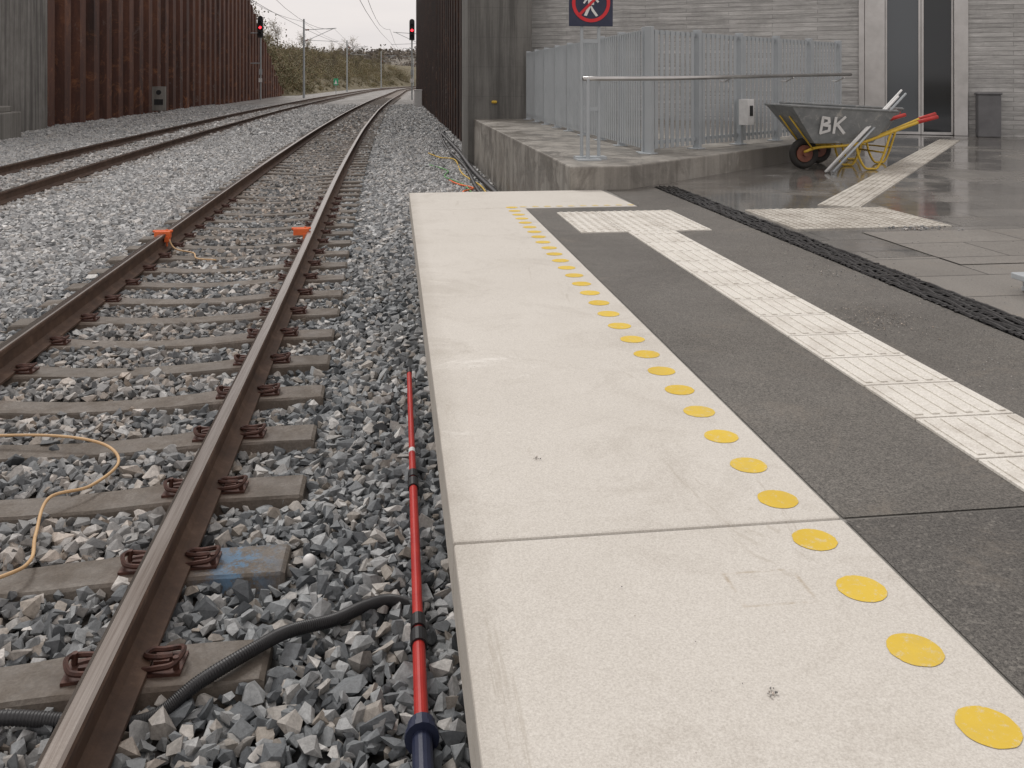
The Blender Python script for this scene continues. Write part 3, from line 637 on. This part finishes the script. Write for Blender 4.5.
quad([(-.035,.07),(-.03,-.02),(.03,-.02),(.035,.07)]); quad([(-.03,-.02),(-.075,-.13),(-.045,-.135),(.005,-.02)]); quad([(0,-.02),(.03,-.07),(.075,-.13),(.05,-.14),(.005,-.08),(-.01,-.02)][::-1]); quad([(-.035,.07),(-.085,.0),(-.07,-.01),(-.03,.04)]); quad([(.035,.07),(.085,.015),(.07,.0),(.03,.04)])
mb.build('pedestrian_symbol',M_whitep,parent=se)
# ------------------------------------------------------------------ wheelbarrows
def barrow(loc,rot,label,letters):
    e=empty('wheelbarrow',loc,label=label,category='wheelbarrow',group='two wheelbarrows parked together'); e.rotation_euler=(0,0,rot)
    bot=[(.02,-.22),(.74,-.24),(.74,.24),(.02,.22)]; rim=[(-.32,-.34),(.96,-.37),(.96,.37),(-.32,.34)]
    zb=.31; zr=[.75,.68,.68,.75]; mb=MB()
    o4=[(x,y,zb) for x,y in bot]+[(x,y,z) for (x,y),z in zip(rim,zr)]
    i4=[(x*.96+.02,y*.93,zb+.012) for x,y in bot]+[(x*.985+.005,y*.965,z+.001) for (x,y),z in zip(rim,zr)]
    F=[(3,2,1,0)]+[(k,(k+1)%4,4+(k+1)%4,4+k) for k in range(4)]
    mb.add(o4,F); mb.add(i4,[tuple(reversed(q)) for q in F]); 
    mb.add(o4[4:]+i4[4:],[(k,(k+1)%4,4+(k+1)%4,4+k) for k in range(4)])
    mb.tube([(x,y,z) for (x,y),z in zip(rim,zr)],.016,6,closed=True)
    mb.build('tub',M_tub,parent=e,bevel=.02)
    mb=MB(); mb.add([(x*.9+.05,y*1.1,zb+.10) for x,y in bot],[(0,1,2,3)]); mb.build('mortar_residue',M_con,parent=e)
    mb=MB()
    for s in (-1,1):
        mb.tube(catmull([(-.02,s*.05,.20),(.12,s*.14,.26),(.5,s*.25,.295),(.92,s*.29,.43),(1.30,s*.31,.56)],5),.017,8)
        mb.tube(catmull([(.52,s*.25,.30),(.55,s*.25,.16),(.62,s*.26,.03),(.70,s*.26,.014),(.78,s*.26,.03),(.86,s*.27,.2),(.93,s*.29,.43)],6),.014,8)
        mb.tube([(.05,s*.12,.24),(-.24,s*.12,.62)],.010,6)
    mb.tube([(.86,-.27,.2),(.86,.27,.2)],.011,6)
    mb.build('frame',M_yelp,smooth=True,parent=e)
    mb=MB(); pts=[(.0+math.cos(a)*.14,0,.18+math.sin(a)*.14) for a in np.linspace(0,2*math.pi,24,endpoint=False)]; mb.tube(pts,.042,8,closed=True); w=mb.build('wheel',M_rub,smooth=True,parent=e)
    mb=MB(); mb.disc((0,-.03,.18),.10,axis='y',th=.06,seg=20); mb.disc((0,-.06,.18),.03,axis='y',th=.12,seg=12); mb.build('rim',M_rimr,parent=w)
    for s in (-1,1):
        mb=MB(); mb.tube([(1.26,s*.307,.55),(1.50,s*.32,.61)],.023,8); mb.build('grip',M_red,smooth=True,parent=e)
    if letters:
        # hand-painted strokes laid on the sloping side of the tub
        mb=MB(); a=math.atan2(.39,.126)
        def P(u,w): # u along tub, w up the side
            return Vector((u,-.231-w*math.cos(a)-.012,zb+w*math.sin(a)))
        def stroke(pts,r=.016):
            for (u0,w0),(u1,w1) in zip(pts[:-1],pts[1:]):
                d=Vector((u1-u0,w1-w0)); n_=Vector((-d.y,d.x)).normalized()*r; e_=d.normalized()*r*.6
                q=[(u0-e_.x+n_.x,w0-e_.y+n_.y),(u0-e_.x-n_.x,w0-e_.y-n_.y),(u1+e_.x-n_.x,w1+e_.y-n_.y),(u1+e_.x+n_.x*1.15,w1+e_.y+n_.y*1.15)]
                k_=stroke.k; stroke.k+=1; mb.add([P(*z_)+Vector((0,-.0006*k_,0)) for z_ in q],[(0,1,2,3)])
        stroke.k=0
        u=.06; w=.13
        stroke([(u,w),(u+.005,w+.19)]); stroke([(u,w+.19),(u+.075,w+.175),(u+.085,w+.13),(u+.01,w+.10)]); stroke([(u+.01,w+.10),(u+.095,w+.085),(u+.10,w+.03),(u,w)])
        u=.22
        stroke([(u,w),(u,w+.185)]); stroke([(u+.11,w+.19),(u+.005,w+.085)]); stroke([(u+.03,w+.10),(u+.125,w-.005)])
        mb.build('lettering',M_whitep,parent=e)
    return e
barrow((4.74,10.12,.552),math.radians(2),'grey wheelbarrow lettered BK with yellow frame and red grips','BK')
barrow((5.24,10.78,.552),math.radians(10),'second grey wheelbarrow parked behind the lettered one',None)
for k,(a,b) in enumerate((((4.76,9.62,.565),(5.92,10.05,1.47)),((4.84,9.60,.565),(5.98,10.06,1.43)),((4.80,9.66,.565),(5.84,9.98,1.40)))):
    mb=MB(); mb.tube([a,b],.013,8); mb.build('scaffold_tube',M_whitep if k!=1 else M_galv,smooth=True,label='thin pale metal tube leaning on the wheelbarrow tub',category='tube',group='tubes leaning on the wheelbarrow')
mb=MB(); mb.box((3.06,3.87,.552),(3.9,4.13,.575)); mb.box((3.02,3.85,.61),(3.95,4.15,.64)); mb.box((3.06,3.88,.575),(3.12,3.94,.61)); mb.box((3.06,4.06,.575),(3.12,4.12,.61)); mb.box((3.8,3.88,.575),(3.86,3.94,.61))
mb.build('steel_pallet',M_galv,bevel=.005,label='low galvanised steel pallet lying on the wet paving',category='pallet')
# ------------------------------------------------------------------ trackside items
pe=empty('telescopic_pole',(.07,2.33,-.135),label='red telescopic pole with black collars lying on ballast by the platform',category='pole')
def seg(n,y0,y1,r,m,**k):
    mb=MB(); z=lambda y:.01*y; mb.tube([(.012*y0/3,y0,z(y0)),(.012*y1/3,y1,z(y1))],r,16); return mb.build(n,m,smooth=False,parent=pe)
for nm,a,b2,r,m in (('grip',-1.0,.06,.027,M_navy),('grip_ridge',-.10,-.07,.030,M_navy),('collar',.06,.075,.046,M_navy),('collar',.075,.11,.038,M_navy),('red_tube',.11,.45,.0195,M_red),('collar',.45,.51,.026,M_black),('collar',.53,.59,.024,M_black),('red_tube',.51,1.50,.0170,M_red),('collar',1.50,1.57,.023,M_black),('collar',1.59,1.65,.021,M_black),('red_tube',1.57,1.85,.0152,M_red),('white_band',1.85,1.89,.0160,M_whitep),('red_tube',1.89,2.95,.0142,M_red),('tip',2.95,3.03,.016,M_black)): seg(nm,a,b2,r,m)
def cable(name,pts,r,m,label,n=10,seg=8,cat='cable'):
    P_=catmull(pts,n); mb=MB(); mb.tube(P_,r,seg); return mb.build(name,m,smooth=True,label=label,category=cat)
P_=catmull([(-2.2,2.62,-.17),(-1.5,2.64,-.165),(-1.12,2.665,-.165),(-.90,2.655,-.185),(-.76,2.64,-.197),(-.66,2.655,-.190),(-.56,2.72,-.148),(-.42,2.86,-.146),(-.33,2.94,-.15),(-.2,3.02,-.172),(-.1,3.09,-.175),(-.02,3.12,-.178),(.06,3.14,-.215),(.16,3.15,-.25)],90)
mb=MB(); mb.tube(P_,lambda i:.0205 if (i//2)%2 else .0188,12); mb.build('corrugated_hose',M_black,smooth=True,label='black corrugated hose crossing under the rail over a sleeper',category='hose')
cable('loose_cable',[(-2.3,4.72,-.15),(-1.91,4.71,-.14),(-1.6,4.66,-.14),(-1.37,4.55,-.15),(-1.25,4.34,-.155),(-1.3,4.11,-.155),(-1.42,3.98,-.14),(-1.38,3.73,-.17),(-1.31,3.49,-.15),(-1.36,3.37,-.14),(-1.6,3.25,-.155)],.007,M_tan,'thin tan cable looping loosely over sleepers and ballast')
for k,(x,lab) in enumerate(((float(cx1(9.85))-.7535,'bright orange rail clamp fixed on the rail head'),(float(cx1(9.85))+.7535-.1,'bright orange rail clamp against the inner side of the rail'))):
    mb=MB(); mb.box((x-.08,9.8,-.05),(x+.08,9.87,.022)); mb.tube([(x-.1,9.835,.02),(x+.1,9.835,.02)],.015,8); mb.tube([(x+.04,9.835,-.14),(x+.04,9.835,.04)],.012,6); mb.box((x+.02,9.79,-.09),(x+.07,9.88,-.03))
    mb.build('rail_clamp',M_org,bevel=.008,label=lab,category='rail clamp')
xa=float(cx1(9.85)); cable('bonding_cable',[(xa-.7,9.83,-.05),(xa-.6,9.7,-.14),(xa-.4,9.6,-.17),(xa-.3,9.3,-.17),(xa-.1,9.2,-.17)],.008,M_tan,'short tan cable hanging from the orange rail clamp')
cable('loose_cable',[(.8,22,-.17),(1.0,20.5,-.15),(1.3,20.0,-.16),(1.25,17,-.16),(1.4,14.8,-.15),(1.35,13,-.15)],.014,M_yelp,'yellow cable lying beside the walkway wall')
cable('loose_cable',[(.7,19,-.17),(1.0,17.5,-.15),(.9,16.5,-.16),(1.15,15,-.16),(1.2,12,-.15)],.012,simple('green_cable',(.1,.3,.1),(.15,.35,.12)),'green cable lying beside the walkway wall')
cable('loose_cable',[(.95,16,-.17),(1.05,15.2,-.15),(1.25,14.6,-.15),(1.05,14.1,-.15),(1.3,13.2,-.15)],.014,M_org,'short orange cable tangled beside the walkway wall')
cable('drain_hose',[(1.5,30,-.15),(1.52,22,-.13),(1.48,17,-.14),(1.53,13,-.13),(1.5,9,-.14)],.05,M_black,'thick black hose lying along the foot of the walkway wall',cat='hose')
cable('drain_hose',[(1.6,34,-.14),(1.32,24,-.15),(1.38,18,-.14),(1.30,14,-.15),(1.38,10,-.14)],.035,M_black,'black hose lying along the foot of the walkway wall',cat='hose')
bm=bmesh.new(); bmesh.ops.create_icosphere(bm,subdivisions=3,radius=.0235); me=bpy.data.meshes.new('ball'); bm.to_mesh(me); bm.free(); me.materials.append(M_whitep)
for p_ in me.polygons: p_.use_smooth=True
o=mk('white_ball',me,label='small white ball lying on the ballast',category='ball'); o.location=(-.31,3.38,-.16)
G=[];Z_=[];TT=[]
def scatter(n,x0,x1,y0,y1,s0,s1,tn): 
    G.append(np.stack([rng.uniform(x0,x1,n),rng.uniform(y0,y1,n),np.full(n,.5555)],1)); Z_.append(rng.uniform(s0,s1,n)); TT.append(np.full(n,tn))
scatter(900,1.95,2.48,1.5,7.5,.0012,.0032,.5); scatter(500,2.72,5.5,3.0,8.4,.0015,.004,.5); scatter(90,.2,1.0,1.2,8.2,.0006,.0014,1)
def clump(n,cx,cy,sx,sy,s0,s1,tn):
    G.append(np.stack([rng.normal(cx,sx,n),rng.normal(cy,sy,n),np.full(n,.556)],1)); Z_.append(rng.uniform(s0,s1,n)); TT.append(np.full(n,tn))
clump(320,2.08,3.7,.09,.14,.0015,.004,1); clump(90,3.62,5.98,.12,.06,.004,.012,.3); clump(60,2.35,4.6,.06,.2,.002,.005,.6); clump(8,.385,2.46,.005,.004,.0015,.003,1); clump(9,.63,1.47,.007,.004,.0015,.003,1)
G=np.concatenate(G)
stones('loose_grit',G,np.concatenate(Z_),np.concatenate(TT),np.full(len(G),.15),'scattered sandy grit and crumbs on the platform',M_stone)
# ------------------------------------------------------------------ camera, light, world
cam=bpy.data.cameras.new('camera'); co=bpy.data.objects.new('camera',cam); COL.objects.link(co); S.camera=co
th=math.atan(117/910); co.location=(0,0,1.59); co.rotation_euler=(math.radians(90),0,-th)
cam.sensor_width=36; cam.lens=36*910/1024; cam.shift_y=-304/1024; cam.clip_start=.05; cam.clip_end=6000
sun=bpy.data.lights.new('sun','SUN'); sun.energy=1.45; sun.angle=math.radians(20); sun.color=(1,.975,.94); so=bpy.data.objects.new('sun',sun); COL.objects.link(so)
so.rotation_euler=(math.radians(38),0,math.radians(-150))
W=bpy.data.worlds.new('World'); S.world=W; W.use_nodes=True; nt=W.node_tree; bg=nt.nodes['Background']; sk=nt.nodes.new('ShaderNodeTexSky'); sk.sky_type='NISHITA'; sk.sun_disc=False
sk.sun_elevation=math.radians(52); sk.sun_rotation=math.radians(150)
hs=nt.nodes.new('ShaderNodeHueSaturation'); hs.inputs['Saturation'].default_value=.3; nt.links.new(sk.outputs[0],hs.inputs['Color'])
tc=nt.nodes.new('ShaderNodeTexCoord'); no=nt.nodes.new('ShaderNodeTexNoise'); no.inputs['Scale'].default_value=2.2; no.inputs['Detail'].default_value=6
mp=nt.nodes.new('ShaderNodeMapping'); mp.inputs['Scale'].default_value=(1,1,5); nt.links.new(tc.outputs['Generated'],mp.inputs[0]); nt.links.new(mp.outputs[0],no.inputs['Vector'])
rp=nt.nodes.new('ShaderNodeValToRGB'); rp.color_ramp.elements[0].position=.3; rp.color_ramp.elements[0].color=(.78,.735,.73,1); rp.color_ramp.elements[1].position=.7; rp.color_ramp.elements[1].color=(1.0,.925,.88,1); nt.links.new(no.outputs['Fac'],rp.inputs[0])
ml=nt.nodes.new('ShaderNodeVectorMath'); ml.operation='SCALE'; ml.inputs['Scale'].default_value=10; nt.links.new(rp.outputs[0],ml.inputs[0])
mx=nt.nodes.new('ShaderNodeMix'); mx.data_type='RGBA'; mx.inputs[0].default_value=.88; nt.links.new(hs.outputs[0],mx.inputs[6]); nt.links.new(ml.outputs[0],mx.inputs[7]); nt.links.new(mx.outputs[2],bg.inputs['Color']); bg.inputs['Strength'].default_value=.1
S.view_settings.view_transform='Standard'; S.view_settings.look='None'; S.view_settings.exposure=0
